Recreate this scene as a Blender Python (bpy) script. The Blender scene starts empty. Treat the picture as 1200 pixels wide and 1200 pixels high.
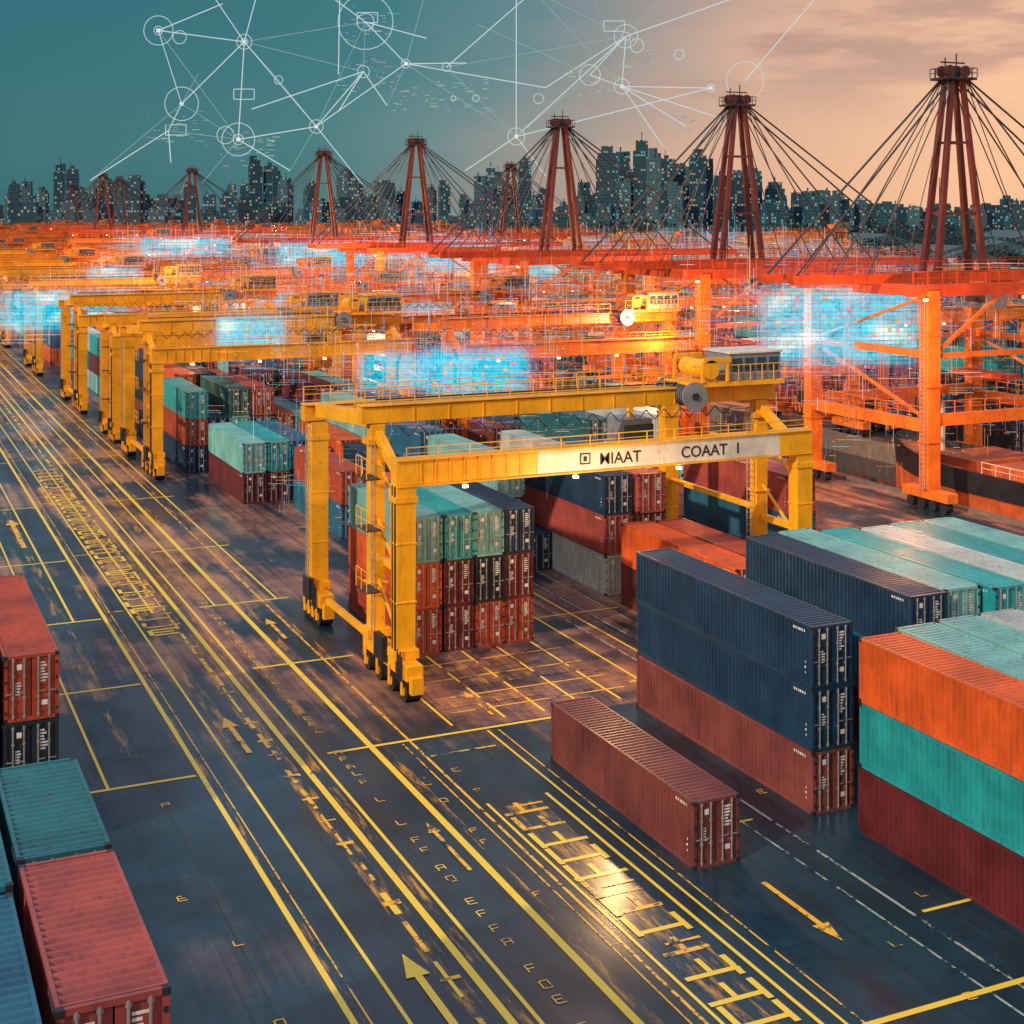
import bpy, math, random
from mathutils import Vector, Matrix, noise as mn
random.seed(11)
R=random.random
U=random.uniform
scene=bpy.context.scene
YAW=math.radians(24.5)
FX,FY=math.sin(YAW),math.cos(YAW)
RX,RY=FY,-FX
def polar(u,d):
    """world x,y at bearing tangent u and depth d (city skyline ring)"""
    return (FX*d+RX*u*d, FY*d+RY*u*d)

# ------------------------------------------------------------ node helpers
def newmat(name):
    m=bpy.data.materials.new(name); m.use_nodes=True
    nt=m.node_tree; nt.nodes.clear()
    out=nt.nodes.new('ShaderNodeOutputMaterial')
    b=nt.nodes.new('ShaderNodeBsdfPrincipled')
    nt.links.new(b.outputs[0],out.inputs[0])
    return m,nt,b,out
def N(nt,t,**k):
    n=nt.nodes.new('ShaderNode'+t)
    for a,v in k.items(): setattr(n,a,v)
    return n
def setin(nt,sock,v):
    if isinstance(v,bpy.types.NodeSocket): nt.links.new(v,sock)
    else: sock.default_value=v
def MA(nt,op,a,b=0.0,c=None,clamp=False):
    n=N(nt,'Math',operation=op); n.use_clamp=clamp
    setin(nt,n.inputs[0],a); setin(nt,n.inputs[1],b)
    if c is not None: setin(nt,n.inputs[2],c)
    return n.outputs[0]
def MIX(nt,f,a,b,bt='MIX'):
    n=N(nt,'Mix',data_type='RGBA',blend_type=bt)
    setin(nt,n.inputs[0],f)
    setin(nt,n.inputs[6],a if isinstance(a,bpy.types.NodeSocket) else (*a[:3],1))
    setin(nt,n.inputs[7],b if isinstance(b,bpy.types.NodeSocket) else (*b[:3],1))
    return n.outputs[2]
def NOISE(nt,vec,scale,detail=4,rough=.55,mapscale=None):
    if mapscale:
        mp=N(nt,'Mapping'); nt.links.new(vec,mp.inputs[0]); mp.inputs['Scale'].default_value=mapscale
        vec=mp.outputs[0]
    n=N(nt,'TexNoise'); nt.links.new(vec,n.inputs['Vector'])
    n.inputs['Scale'].default_value=scale; n.inputs['Detail'].default_value=detail
    n.inputs['Roughness'].default_value=rough
    return n.outputs[0]
def RAMP(nt,f,stops,interp='LINEAR'):
    n=N(nt,'ValToRGB'); n.color_ramp.interpolation=interp
    nt.links.new(f,n.inputs[0])
    e=n.color_ramp.elements
    while len(e)<len(stops): e.new(.5)
    for i,(p,c) in enumerate(stops):
        e[i].position=p
        e[i].color=(*c,1) if isinstance(c,tuple) else (c,c,c,1)
    return n.outputs[0]
def SM(nt,x,a,b):
    n=N(nt,'MapRange',interpolation_type='SMOOTHSTEP'); setin(nt,n.inputs[0],x)
    n.inputs[1].default_value=a; n.inputs[2].default_value=b
    return n.outputs[0]

# ------------------------------------------------------------ materials
def paint_mat(name,source,rough=.5,rust=.5,color=(1,1,1),dirt=.5,cheap=False):
    m,nt,b,o=newmat(name)
    tc=N(nt,'TexCoord'); oi=N(nt,'ObjectInfo')
    add=N(nt,'VectorMath',operation='ADD'); nt.links.new(tc.outputs['Object'],add.inputs[0])
    cmb=N(nt,'CombineXYZ'); r=MA(nt,'MULTIPLY',oi.outputs['Random'],97.0)
    for i in range(3): nt.links.new(r,cmb.inputs[i])
    nt.links.new(cmb.outputs[0],add.inputs[1]); vec=add.outputs[0]
    if source=='object': col=oi.outputs['Color']
    elif source=='attr':
        a=N(nt,'Attribute'); a.attribute_name='Col'; col=a.outputs[0]
    else:
        rg=N(nt,'RGB'); rg.outputs[0].default_value=(*color,1); col=rg.outputs[0]
    n1=NOISE(nt,vec,.5,3,.65)
    lo=1-dirt
    col=MIX(nt,1.0,col,RAMP(nt,n1,[(.25,(lo,lo,lo*1.08)),(.7,(1.15,1.12,1.08))]),'MULTIPLY')
    if not cheap:
        st=NOISE(nt,vec,1.0,3,.7,(5,5,.35))
        col=MIX(nt,MA(nt,'MULTIPLY',SM(nt,st,.5,.75),dirt),col,(.02,.022,.03))
        ru=NOISE(nt,vec,2.4,4,.75)
        col=MIX(nt,MA(nt,'MULTIPLY',SM(nt,ru,.6,.68),rust),col,(.12,.045,.02))
    nt.links.new(col,b.inputs['Base Color'])
    nt.links.new(MA(nt,'ADD',MA(nt,'MULTIPLY',n1,.35),rough-.18),b.inputs['Roughness'])
    return m
M_cont=paint_mat('container_paint','object',.44,.32,dirt=.42)
M_contfar=paint_mat('container_paint_far','attr',.6,.3,cheap=True)
M_yel=paint_mat('crane_yellow','c',.42,.35,(1.0,.46,.008),.28)
M_yel2=paint_mat('crane_yellow_far','c',.45,.3,(1.0,.42,.010),.35,True)
M_org=paint_mat('crane_orange','c',.45,.35,(.90,.20,.015),.4)
M_red=paint_mat('crane_red','c',.5,.35,(.66,.08,.015),.4,True)
M_mar=paint_mat('mast_maroon','c',.5,.4,(.15,.03,.025),.4,True)
M_white=paint_mat('white_paint','c',.5,.3,(.8,.74,.62),.35)
M_blk=paint_mat('hull_black','c',.5,.4,(.015,.02,.03))
M_hullred=paint_mat('hull_red','c',.5,.4,(.6,.13,.04))
def plain(name,col,rough=.5,metal=0,em=None,es=0):
    m,nt,b,o=newmat(name)
    tc=N(nt,'TexCoord')
    n=NOISE(nt,tc.outputs['Object'],1.7,2)
    c=MIX(nt,n,tuple(x*.6 for x in col),tuple(min(1,x*1.35) for x in col))
    nt.links.new(c,b.inputs['Base Color'])
    b.inputs['Roughness'].default_value=rough; b.inputs['Metallic'].default_value=metal
    if em:
        b.inputs['Emission Color'].default_value=(*em,1); b.inputs['Emission Strength'].default_value=es
        m.cycles.emission_sampling='NONE'
    return m
M_steel=plain('galvanised_steel',(.5,.48,.46),.4,.6)
M_dark=plain('dark_steel',(.02,.022,.028),.5)
M_rub=plain('tyre_rubber',(.02,.02,.02),.8)
M_grey=plain('machinery_grey',(.22,.24,.27),.5)
M_glass=plain('cab_glass',(.03,.07,.09),.1)
M_ink=plain('sign_ink',(.02,.02,.025),.6)
M_label=plain('label_white',(.8,.78,.7),.6)
M_lampW=plain('lamp_warm',(1,.8,.5),.5,0,(1,.6,.28),9)
M_cable=plain('stay_cable',(.035,.03,.04),.5)

# pavement; the painted markings share the same asphalt underneath
def ground_mat(name='asphalt',paint=None):
    m,nt,b,o=newmat(name)
    g=N(nt,'NewGeometry'); pos=g.outputs['Position']
    sp=N(nt,'SeparateXYZ'); nt.links.new(pos,sp.inputs[0])
    X,Y=sp.outputs[0],sp.outputs[1]
    mid=NOISE(nt,pos,.22,4,.68)
    fine=NOISE(nt,pos,6,3,.7)
    patch=NOISE(nt,pos,.13,5,.6,(1.0,.55,1))
    streak=NOISE(nt,pos,.5,4,.6,(2.0,.08,1))
    base=MIX(nt,SM(nt,mid,.3,.72),(.0038,.021,.037),(.011,.052,.080))
    yb=SM(nt,Y,52,72)
    wob=MA(nt,'ADD',MA(nt,'MULTIPLY',streak,.30),MA(nt,'MULTIPLY',patch,1.0))
    mask=SM(nt,MA(nt,'ADD',wob,MA(nt,'MULTIPLY',yb,.13)),.735,.85)  # warm glow on the wet ground painted in as patches, denser up the yard
    mask=MA(nt,'MULTIPLY',mask,MA(nt,'ADD',MA(nt,'MULTIPLY',yb,.75),.14))
    brown=MIX(nt,SM(nt,MA(nt,'ADD',MA(nt,'MULTIPLY',streak,.5),MA(nt,'MULTIPLY',mid,.5)),.38,.64),(.12,.06,.065),(.55,.25,.14))
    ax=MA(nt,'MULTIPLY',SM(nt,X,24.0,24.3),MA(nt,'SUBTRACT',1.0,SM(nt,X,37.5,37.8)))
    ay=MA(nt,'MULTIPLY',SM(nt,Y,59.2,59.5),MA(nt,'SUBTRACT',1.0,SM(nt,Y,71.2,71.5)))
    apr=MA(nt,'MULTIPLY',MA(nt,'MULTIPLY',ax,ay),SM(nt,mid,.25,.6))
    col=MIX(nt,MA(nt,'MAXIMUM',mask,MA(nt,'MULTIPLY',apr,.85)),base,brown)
    ty=NOISE(nt,pos,1.0,2,.5,(2.6,.02,1))
    col=MIX(nt,MA(nt,'MULTIPLY',SM(nt,ty,.53,.68),.45),col,(.005,.013,.02))
    col=MIX(nt,1.0,col,RAMP(nt,fine,[(.3,.8),(.75,1.2)]),'MULTIPLY')
    oil=NOISE(nt,pos,.8,2,.5)
    col=MIX(nt,MA(nt,'MULTIPLY',SM(nt,oil,.64,.72),.4),col,(.004,.008,.01))
    br=N(nt,'TexBrick'); nt.links.new(pos,br.inputs['Vector']); br.offset=0
    br.inputs['Scale'].default_value=1; br.inputs['Brick Width'].default_value=5.5; br.inputs['Row Height'].default_value=12.5
    br.inputs['Mortar Size'].default_value=.035; br.inputs['Color1'].default_value=(0,0,0,1);br.inputs['Color2'].default_value=(0,0,0,1);br.inputs['Mortar'].default_value=(1,1,1,1)
    col=MIX(nt,MA(nt,'MULTIPLY',br.outputs['Color'],.55),col,(.004,.008,.01))
    if paint:
        c1,c2,wear,soft,sc,ms=paint
        n=NOISE(nt,pos,sc,5,.75,ms)
        pc=MIX(nt,mid,c1,c2)
        worn=SM(nt,MA(nt,'ADD',n,MA(nt,'MULTIPLY',mid,.25)),wear,wear+soft)
        col=MIX(nt,worn,pc,col)
    nt.links.new(col,b.inputs['Base Color'])
    rgh=RAMP(nt,NOISE(nt,pos,.12,3,.6,(1.4,.5,1)),[(.38,.20),(.62,.58)])
    nt.links.new(rgh,b.inputs['Roughness'])
    b.inputs['Specular IOR Level'].default_value=.45
    if not paint:
        bp=N(nt,'Bump'); bp.inputs['Strength'].default_value=.2; bp.inputs['Distance'].default_value=.02
        nt.links.new(fine,bp.inputs['Height']); nt.links.new(bp.outputs[0],b.inputs['Normal'])
    return m
M_ground=ground_mat()
M_line=ground_mat('yellow_road_paint',((1,.58,.02),(1,.74,.08),.76,.08,1.6,None))
M_line2=ground_mat('worn_yellow_road_paint',((1,.43,.02),(1,.6,.05),.63,.09,1.6,None))
M_wline=ground_mat('worn_white_road_paint',((.30,.42,.42),(.55,.5,.4),.60,.09,1.6,None))
M_glowband=ground_mat('painted_orange_glow',((.55,.21,.02),(.75,.38,.05),.44,.2,.9,(3,.35,1)))  # orange bands that paint a streak of glow along the lines

def emis_attr(name,strength,additive):
    m=bpy.data.materials.new(name); m.use_nodes=True; nt=m.node_tree; nt.nodes.clear()
    o=N(nt,'OutputMaterial'); e=N(nt,'Emission'); a=N(nt,'Attribute'); a.attribute_name='Col'
    nt.links.new(a.outputs[0],e.inputs[0]); e.inputs[1].default_value=strength
    if additive:
        # the brighter a cell glows the more it veils what is behind it
        lum=N(nt,'RGBToBW'); nt.links.new(a.outputs[0],lum.inputs[0])
        tcol=RAMP(nt,lum.outputs[0],[(.05,1.0),(.45,.35)])
        tr=N(nt,'BsdfTransparent'); nt.links.new(tcol,tr.inputs[0]); mx=N(nt,'AddShader')
        nt.links.new(tr.outputs[0],mx.inputs[0]); nt.links.new(e.outputs[0],mx.inputs[1])
        nt.links.new(mx.outputs[0],o.inputs[0])
    else: nt.links.new(e.outputs[0],o.inputs[0])
    m.cycles.emission_sampling='NONE'
    return m
M_holo=emis_attr('hologram_light',1.0,True)
M_data=emis_attr('data_light',1.2,False)
M_net=emis_attr('network_light',.78,False)

def building_mat():
    m,nt,b,o=newmat('tower_facade')
    tc=N(nt,'TexCoord'); oi=N(nt,'ObjectInfo'); sp=N(nt,'SeparateXYZ'); nt.links.new(tc.outputs['Object'],sp.inputs[0])
    def cell(s,w):
        q=MA(nt,'DIVIDE',s,w); return MA(nt,'FLOOR',q),MA(nt,'FRACT',q)
    h=MA(nt,'ADD',sp.outputs[0],sp.outputs[1])
    cx,fx=cell(h,1.9); cz,fz=cell(sp.outputs[2],2.1)
    win=MA(nt,'MULTIPLY',MA(nt,'MULTIPLY',MA(nt,'GREATER_THAN',fx,.25),MA(nt,'LESS_THAN',fx,.85)),MA(nt,'MULTIPLY',MA(nt,'GREATER_THAN',fz,.3),MA(nt,'LESS_THAN',fz,.85)))
    c=N(nt,'CombineXYZ'); nt.links.new(cx,c.inputs[0]); nt.links.new(cz,c.inputs[1]); nt.links.new(MA(nt,'MULTIPLY',oi.outputs['Random'],50),c.inputs[2])
    wn=N(nt,'TexWhiteNoise'); nt.links.new(c.outputs[0],wn.inputs[0])
    g=N(nt,'NewGeometry'); sn=N(nt,'SeparateXYZ'); nt.links.new(g.outputs['Normal'],sn.inputs[0])
    side=MA(nt,'LESS_THAN',sn.outputs[2],.5); win=MA(nt,'MULTIPLY',win,side)
    lit=MA(nt,'MULTIPLY',win,MA(nt,'GREATER_THAN',wn.outputs[0],.8))
    wall=MIX(nt,oi.outputs['Random'],(.004,.05,.08),(.02,.11,.15))
    nt.links.new(MIX(nt,win,wall,(.004,.03,.05)),b.inputs['Base Color'])
    b.inputs['Roughness'].default_value=.6
    ec=MIX(nt,MA(nt,'GREATER_THAN',wn.outputs[1],.6),(.95,.55,.32),(.25,.75,.85))
    nt.links.new(ec,b.inputs['Emission Color']); nt.links.new(MA(nt,'MULTIPLY',lit,.5),b.inputs['Emission Strength'])
    m.cycles.emission_sampling='NONE'
    return m
M_bld=building_mat()
M_tree=plain('distant_foliage',(.010,.04,.046),.9)
M_conc=plain('quay_concrete',(.16,.13,.11),.8)
M_roof=plain('warehouse_roof',(.04,.08,.10),.6)
M_wall=plain('warehouse_wall',(.05,.08,.09),.7)
m,nt,b,o=newmat('harbour_water'); b.inputs['Base Color'].default_value=(.005,.02,.03,1); b.inputs['Roughness'].default_value=.12
bp=N(nt,'Bump'); tc=N(nt,'TexCoord'); nt.links.new(NOISE(nt,tc.outputs['Object'],.8,4),bp.inputs['Height']); bp.inputs['Strength'].default_value=.4; nt.links.new(bp.outputs[0],b.inputs['Normal'])
M_water=m

# ------------------------------------------------------------ mesh builder
class MB:
    def __init__(s): s.v=[];s.f=[];s.m=[];s.c=[]
    def face(s,pts,m=0,c=(1,1,1)):
        i=len(s.v); s.v+= [tuple(p) for p in pts]; s.f.append(tuple(range(i,i+len(pts)))); s.m.append(m); s.c.append(c)
    def hexa(s,P,m=0,c=(1,1,1)):
        i=len(s.v); s.v+=[tuple(p) for p in P]
        for q in ((0,3,2,1),(4,5,6,7),(0,1,5,4),(1,2,6,5),(2,3,7,6),(3,0,4,7)):
            s.f.append(tuple(i+k for k in q)); s.m.append(m); s.c.append(c)
    def box(s,x0,x1,y0,y1,z0,z1,m=0,c=(1,1,1)):
        s.hexa([(x0,y0,z0),(x1,y0,z0),(x1,y1,z0),(x0,y1,z0),(x0,y0,z1),(x1,y0,z1),(x1,y1,z1),(x0,y1,z1)],m,c)
    def beam(s,p,q,w,h,m=0,w2=None,h2=None,c=(1,1,1)):
        p=Vector(p);q=Vector(q);d=(q-p).normalized()
        ref=Vector((0,0,1)) if abs(d.z)<.9 else Vector((0,1,0))
        a=d.cross(ref).normalized(); u=a.cross(d).normalized()
        w2=w if w2 is None else w2; h2=h if h2 is None else h2
        P=[]
        for e,ww,hh in((p,w,h),(q,w2,h2)):
            for sa,su in((-1,-1),(1,-1),(1,1),(-1,1)):
                P.append(e+a*sa*ww/2+u*su*hh/2)
        s.hexa(P,m,c)
    def cyl(s,p,q,r,n=8,m=0,c=(1,1,1)):
        p=Vector(p);q=Vector(q);d=(q-p).normalized()
        ref=Vector((0,0,1)) if abs(d.z)<.9 else Vector((0,1,0))
        a=d.cross(ref).normalized(); u=a.cross(d)
        i=len(s.v)
        for e in(p,q):
            for k in range(n):
                t=2*math.pi*k/n; s.v.append(tuple(e+(a*math.cos(t)+u*math.sin(t))*r))
        for k in range(n):
            s.f.append((i+k,i+(k+1)%n,i+n+(k+1)%n,i+n+k)); s.m.append(m); s.c.append(c)
        if n>4:
            s.f.append(tuple(i+k for k in range(n)));s.f.append(tuple(i+n+k for k in range(n)));s.m+=[m,m];s.c+=[c,c]
    def mesh(s,name,mats,cols=False):
        me=bpy.data.meshes.new(name); me.from_pydata(s.v,[],s.f)
        for mt in mats: me.materials.append(mt)
        me.polygons.foreach_set('material_index',s.m)
        if cols:
            ca=me.color_attributes.new('Col','FLOAT_COLOR','CORNER'); arr=[]
            for f,c in zip(s.f,s.c): arr+= [c[0],c[1],c[2],1.0]*len(f)
            ca.data.foreach_set('color',arr)
        me.update(); return me
def obj(name,me,loc=(0,0,0),rz=0,scale=(1,1,1),color=None,parent=None):
    o=bpy.data.objects.new(name,me); o.location=loc; o.rotation_euler=(0,0,rz); o.scale=scale
    if color: o.color=(*color,1)
    if parent: o.parent=parent
    scene.collection.objects.link(o); return o

# ------------------------------------------------------------ ground
HX0,HX1,HY0,HY1=78.6,92.6,40,330
g=MB(); B=7000
g.face([(-B,-B/4,0),(HX0,-B/4,0),(HX0,B,0),(-B,B,0)])
g.face([(HX1,-B/4,0),(B,-B/4,0),(B,B,0),(HX1,B,0)])
g.face([(HX0,-B/4,0),(HX1,-B/4,0),(HX1,HY0,0),(HX0,HY0,0)])
g.face([(HX0,HY1,0),(HX1,HY1,0),(HX1,B,0),(HX0,B,0)])
obj('ground',g.mesh('ground',[M_ground]))
q=MB()
q.box(HX0-.6,HX0,HY0,HY1,-5,.25); q.box(HX1,HX1+.6,HY0,HY1,-5,.25); q.box(HX0,HX1,HY0-.6,HY0,-5,.25); q.box(HX0,HX1,HY1,HY1+.6,-5,.25)
obj('quay_wall',q.mesh('quay_wall',[M_conc]))
w=MB(); w.face([(HX0,HY0,-1.6),(HX1,HY0,-1.6),(HX1,HY1,-1.6),(HX0,HY1,-1.6)])
obj('water',w.mesh('water',[M_water]))

# ------------------------------------------------------------ markings
def lineY(b,x,y0,y1,w,z,m=0): b.face([(x-w/2,y0,z),(x+w/2,y0,z),(x+w/2,y1,z),(x-w/2,y1,z)],m)
def lineX(b,y,x0,x1,w,z,m=0): b.face([(x0,y-w/2,z),(x1,y-w/2,z),(x1,y+w/2,z),(x0,y+w/2,z)],m)
mk=MB()
for x,w_,mm in((9.2,.12,0),(12.9,.20,0),(14.35,.12,0),(17.0,.26,0),(17.75,.14,0),(20.25,.28,0),(22.0,.12,1),(25.6,.11,0),(30.5,.09,2),(31.6,.12,2),(6.0,.14,1),(21.6,.07,1),(26.1,.07,1),(13.35,.06,1)):
    y1=600
    if x>22.5 or x==21.6: y1=58.8
    if x==9.2: lineY(mk,x,59,500,w_,.012,mm); continue
    lineY(mk,x,12,y1,w_,.012,mm)
for x,w_ in((16.3,.7),(20.7,.4),(17.38,.35),(13.1,.25)): lineY(mk,x,12,420,w_,.004,3)  # painted glow bands along the lane lines
for x in (22.9,19.2,15.6,11.2,7.6): lineY(mk,x,84,600,.14,.012,0)
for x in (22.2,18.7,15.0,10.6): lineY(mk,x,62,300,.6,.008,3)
for y in (59,71.6,84,99,118,140,165,195,230):
    lineX(mk,y,6.3,12.7,.2,.016,0)
    lineX(mk,y+.1,18.3,(31 if y==59 else 23.6),.2,.016,0)
    if y>80: lineX(mk,y+1.2,13.2,16.6,.14,.016,1)
lineX(mk,33,26,42,.24,.016,0); lineX(mk,37.6,32,34,.16,.016,0)
lineX(mk,46,29.5,31,.14,.016,0); lineX(mk,57,22.2,25.2,.14,.016,1)
for x in (24.4,27,29.0,31,33,35.2,37.4): lineY(mk,x,60,70 if x<34 else 96,.13,.012,0)
for y in (61.5,63.5,66,68.4): lineX(mk,y,24.8,34,.12,.016,1)
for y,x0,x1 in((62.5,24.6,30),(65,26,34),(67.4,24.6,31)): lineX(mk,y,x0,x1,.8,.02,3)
for x in (36.6,38.4,39.9): lineY(mk,x,60,130,.1,.012,2)
for y in (62,74,86): lineX(mk,y,34.6,40.5,.14,.016,0)
y=13
while y<300:
    L=U(1.0,2.6); lineY(mk,16.25+U(-.05,.05),y,y+L,U(.10,.24),.016,random.choice((0,1,1)))
    if R()<.7: lineX(mk,y+L/2,15.95,16.6,U(.1,.3),.02,1)
    y+=L+U(.1,1.2)
def glyph(b,x,y,w,h,z,m):
    t=w*.16
    k=random.randint(0,4)
    lineY(b,x-w/2,y-h/2,y+h/2,t,z,m)
    if k!=1: lineX(b,y+h/2,x-w/2+t/2+.002,x+w/2,t,z,m)
    if k in(0,2,3): lineX(b,y,x-w/2+t/2+.002,x+w/3,t,z,m)
    if k in(1,2,4): lineX(b,y-h/2,x-w/2+t/2+.002,x+w/2,t,z,m)
    if k in(0,4): lineY(b,x+w/2-t/2,y-h/2+t,y+h/2-t,t,z+.002,m)
y=28
while y<86:
    if R()<.72: glyph(mk,18.75,y,.30,.42,.02,random.choice((0,1)))
    y+=U(.7,1.1)
y=80
while y<135:
    glyph(mk,15.4+U(-.1,.1),y,1.5,1.0,.024,random.choice((0,1))); y+=1.6
for i in range(36):
    x=random.choice((8.1,11,21,22.6,10,29.8,32.8)); yy=U(30,58)
    glyph(mk,x,yy,.3,.34,.02,1)
def bigglyph(b,x,y):
    w,h,t=2.1,1.15,.22; z=.02; zz=.024
    k=random.randint(0,5); mm=random.choice((0,0,1))
    lineX(b,y,x-w/2+U(0,.3),x+w/2-U(0,.3),t,z,mm)
    if k in(0,1,3): lineY(b,x-w/2+t/2+.1,y-.2,y+h,t,zz,mm)
    if k in(0,2,4): lineY(b,x+w/2-t/2-.1,y-.4,y+h*.7,t,zz,mm)
    if k in(1,4,5): lineY(b,x+U(-.3,.3),y+t/2,y+h*.8,t*.9,zz,mm)
    if k in(3,5): lineX(b,y+h*.5,x-w*.2,x+w/2-.2,t*.6,zz+.004,1)
y=50.2
while y>32: 
    bigglyph(mk,23.6,y); y-=U(1.25,1.6)
lineY(mk,22.4,31.5,51.5,.12,.02,0); lineY(mk,24.95,31.5,51.5,.14,.02,0); lineY(mk,23.6,31.5,51,1.6,.008,3)  # the wide last band is glow painted under the glyphs
def arrow(b,x,y,L,s,z,m=0,dr=1):
    b.face([(x-.13*s,y,z),(x+.13*s,y,z),(x+.13*s,y+dr*L,z),(x-.13*s,y+dr*L,z)],m)
    b.face([(x-.4*s,y+dr*(L+.005),z),(x+.4*s,y+dr*(L+.005),z),(x,y+dr*(L+1.5*s),z)],m)
for a,m_ in (((15.45,36.5,4.2,.95),0),((15.3,60.5,3.4,.9),1),((19.6,46.5,3.4,.6),1),((10.6,104,8,1.3),1),((21.2,76,3,.8),1),((26.6,60.5,2.6,.6),1),((14.1,118,7,1.),1)):
    arrow(mk,*a,.028,m_)
arrow(mk,28.4,41.5,3.2,.8,.028,1,-1)
obj('road_markings',mk.mesh('road_markings',[M_line,M_line2,M_wline,M_glowband]))

# ------------------------------------------------------------ containers
CH=2.4
def container_mesh(L,W):
    b=MB(); w=W/2; l=L/2; H=CH-.03
    for sx in(-1,1):
        for sy in(-1,1):
            x0,x1=sorted((sx*w,sx*(w-.13))); y0,y1=sorted((sy*l,sy*(l-.14)))
            b.box(x0,x1,y0,y1,.14,H-.14,0)
            for z in(0,H-.13):
                b.box(x0-.012 if sx<0 else x0,x1+.012 if sx>0 else x1,y0-.012 if sy<0 else y0,y1+.012 if sy>0 else y1,z,z+.13,2)
        x0,x1=sorted((sx*w,sx*(w-.08)))
        b.box(x0,x1,-l+.145,l-.145,.0,.15,0); b.box(x0,x1,-l+.145,l-.145,H-.1,H,0)
    for sy in(-1,1):
        y0,y1=sorted((sy*l,sy*(l-.1)))
        b.box(-w+.135,w-.135,y0,y1,.0,.14,0); b.box(-w+.135,w-.135,y0,y1,H-.12,H,0)
    b.box(-w+.09,w-.09,-l+.11,l-.11,.02,.1,2)
    def prof(a,z,per,dep):
        pts=[];t=a
        while t+per<=z+1e-6:
            pts+=[(t,0),(t+per*.32,0),(t+per*.5,dep),(t+per*.82,dep)]; t+=per
        pts.append((z,0)); return pts
    P=prof(-l+.14,l-.14,(L-.28)/round((L-.28)/.27),.08)
    for sx in(-1,1):
        for (a,da),(c,dc) in zip(P,P[1:]):
            xa=sx*(w-.015-da); xc=sx*(w-.015-dc)
            b.face([(xa,a,.15),(xc,c,.15),(xc,c,H-.1),(xa,a,H-.1)])
    for (a,da),(c,dc) in zip(P,P[1:]):
        za=H-.01-da*.9; zc=H-.01-dc*.9
        b.face([(-w+.08,a,za),(w-.08,a,za),(w-.08,c,zc),(-w+.08,c,zc)])
    Q=prof(-w+.13,w-.13,(W-.26)/8,.05)
    for (a,da),(c,dc) in zip(Q,Q[1:]):
        b.face([(a,l-.03-da,.14),(c,l-.03-dc,.14),(c,l-.03-dc,H-.12),(a,l-.03-da,H-.12)])
    y=-l+.05
    for sx in(-1,1):
        x0,x1=sorted((sx*.02,sx*(w-.135)))
        b.box(x0,x1,y,y+.05,.15,H-.125,0)
        for k in range(4):
            z=.28+k*(H-.5)/4; b.box(x0+.06,x1-.06,y-.022,y-.001,z,z+(H-.5)/4-.14,0)
        for xx in(.24,.62):
            X=sx*xx*(w/.95)
            b.cyl((X,y-.05,.1),(X,y-.05,H-.08),.028,6,1)
            for z in(.16,.8,1.6,H-.2): b.box(X-.055,X+.055,y-.06,y-.023,z,z+.08,1)
            if sx>0: b.box(X-.02,X+.24,y-.075,y-.06,1.0,1.045,1)
            else: b.box(X-.24,X+.02,y-.075,y-.06,1.0,1.045,1)
        for k in range(4):
            z=.3+k*.55; xx=sx*(w-.12); b.box(min(xx,xx+sx*.08),max(xx,xx+sx*.08),-l-.02,-l-.001,z,z+.1,2)
    rr=random.Random(int(L*100))
    for k in range(7): b.box(.30,.30+rr.uniform(.12,.3),y-.028,y-.0225,2.0-k*.11,2.06-k*.11,3)
    for k in range(5): b.box(-.55,-.55+rr.uniform(.08,.24),y-.028,y-.0225,1.35-k*.1,1.4-k*.1,3)
    b.box(-.5,-.32,y-.028,y-.0225,1.85,2.05,3); b.box(.34,.56,y-.028,y-.0225,.5,.68,3)
    for sx in(-1,1):
        X=sx*(w-.012)
        for k in range(6):
            yy=-l+.5+k*.13; x0,x1=sorted((X,X+sx*.006)); b.box(x0,x1,yy,yy+.05+.02*(k%3),H-.31,H-.21,3)
        for k in range(3):
            zz=.5+k*.2; x0,x1=sorted((X,X+sx*.006)); b.box(x0,x1,-l+.42,-l+.47+.04*(k%2),zz,zz+.07,3)
    return b.mesh('container',[M_cont,M_steel,M_dark,M_label])
_cm={}
def cont(x,y,lev,col,L=12.2,W=1.9,rz=0):
    k=(L,W)
    if k not in _cm: _cm[k]=container_mesh(L,W)
    j=.92+R()*.16
    obj('shipping_container',_cm[k],(x+U(-.035,.035),y+L/2+U(-.07,.07),lev*CH),rz+U(-.003,.003),(1,1,1),tuple(c*j for c in col))
NAVY=(.010,.048,.105);TEAL=(.02,.38,.40);PTEAL=(.20,.52,.50);MAR=(.15,.022,.024);BRN=(.19,.05,.045);ORG=(.74,.12,.02);RUST=(.45,.07,.03)
WHT=(.50,.57,.55);BLUE=(.02,.14,.24);PINK=(.40,.08,.065);DTEAL=(.02,.16,.19);GRN=(.04,.16,.13);DKB=(.012,.022,.035)
PAL=[NAVY,TEAL,PTEAL,MAR,BRN,ORG,RUST,WHT,BLUE,PINK,DTEAL,MAR,RUST,MAR,RUST,GRN,NAVY,NAVY,DKB,BLUE]
def stack(x,y,cols,L=12.2,W=1.9):
    for i,c in enumerate(cols): cont(x,y,i,c,L,W)
stack(27.7,43.3,[BRN],11.4)
stack(34.25,45.4,[(.26,.07,.06),NAVY,NAVY],13.6)
stack(35.0,31.3,[MAR,TEAL,ORG]); stack(37.1,31.9,[RUST,NAVY,PTEAL]); stack(39.3,32.0,[MAR,BLUE,PTEAL]);stack(41.4,32,[MAR,BLUE,WHT])
stack(40.6,47.3,[MAR,BLUE,NAVY]); stack(42.7,47.6,[BLUE,TEAL,PTEAL]); stack(44.8,47.0,[BLUE,PTEAL,TEAL]); stack(46.9,46.6,[RUST,TEAL,WHT]); stack(49.0,46.8,[RUST,TEAL,TEAL]); stack(51.1,46.8,[RUST,NAVY,PTEAL])
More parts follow.
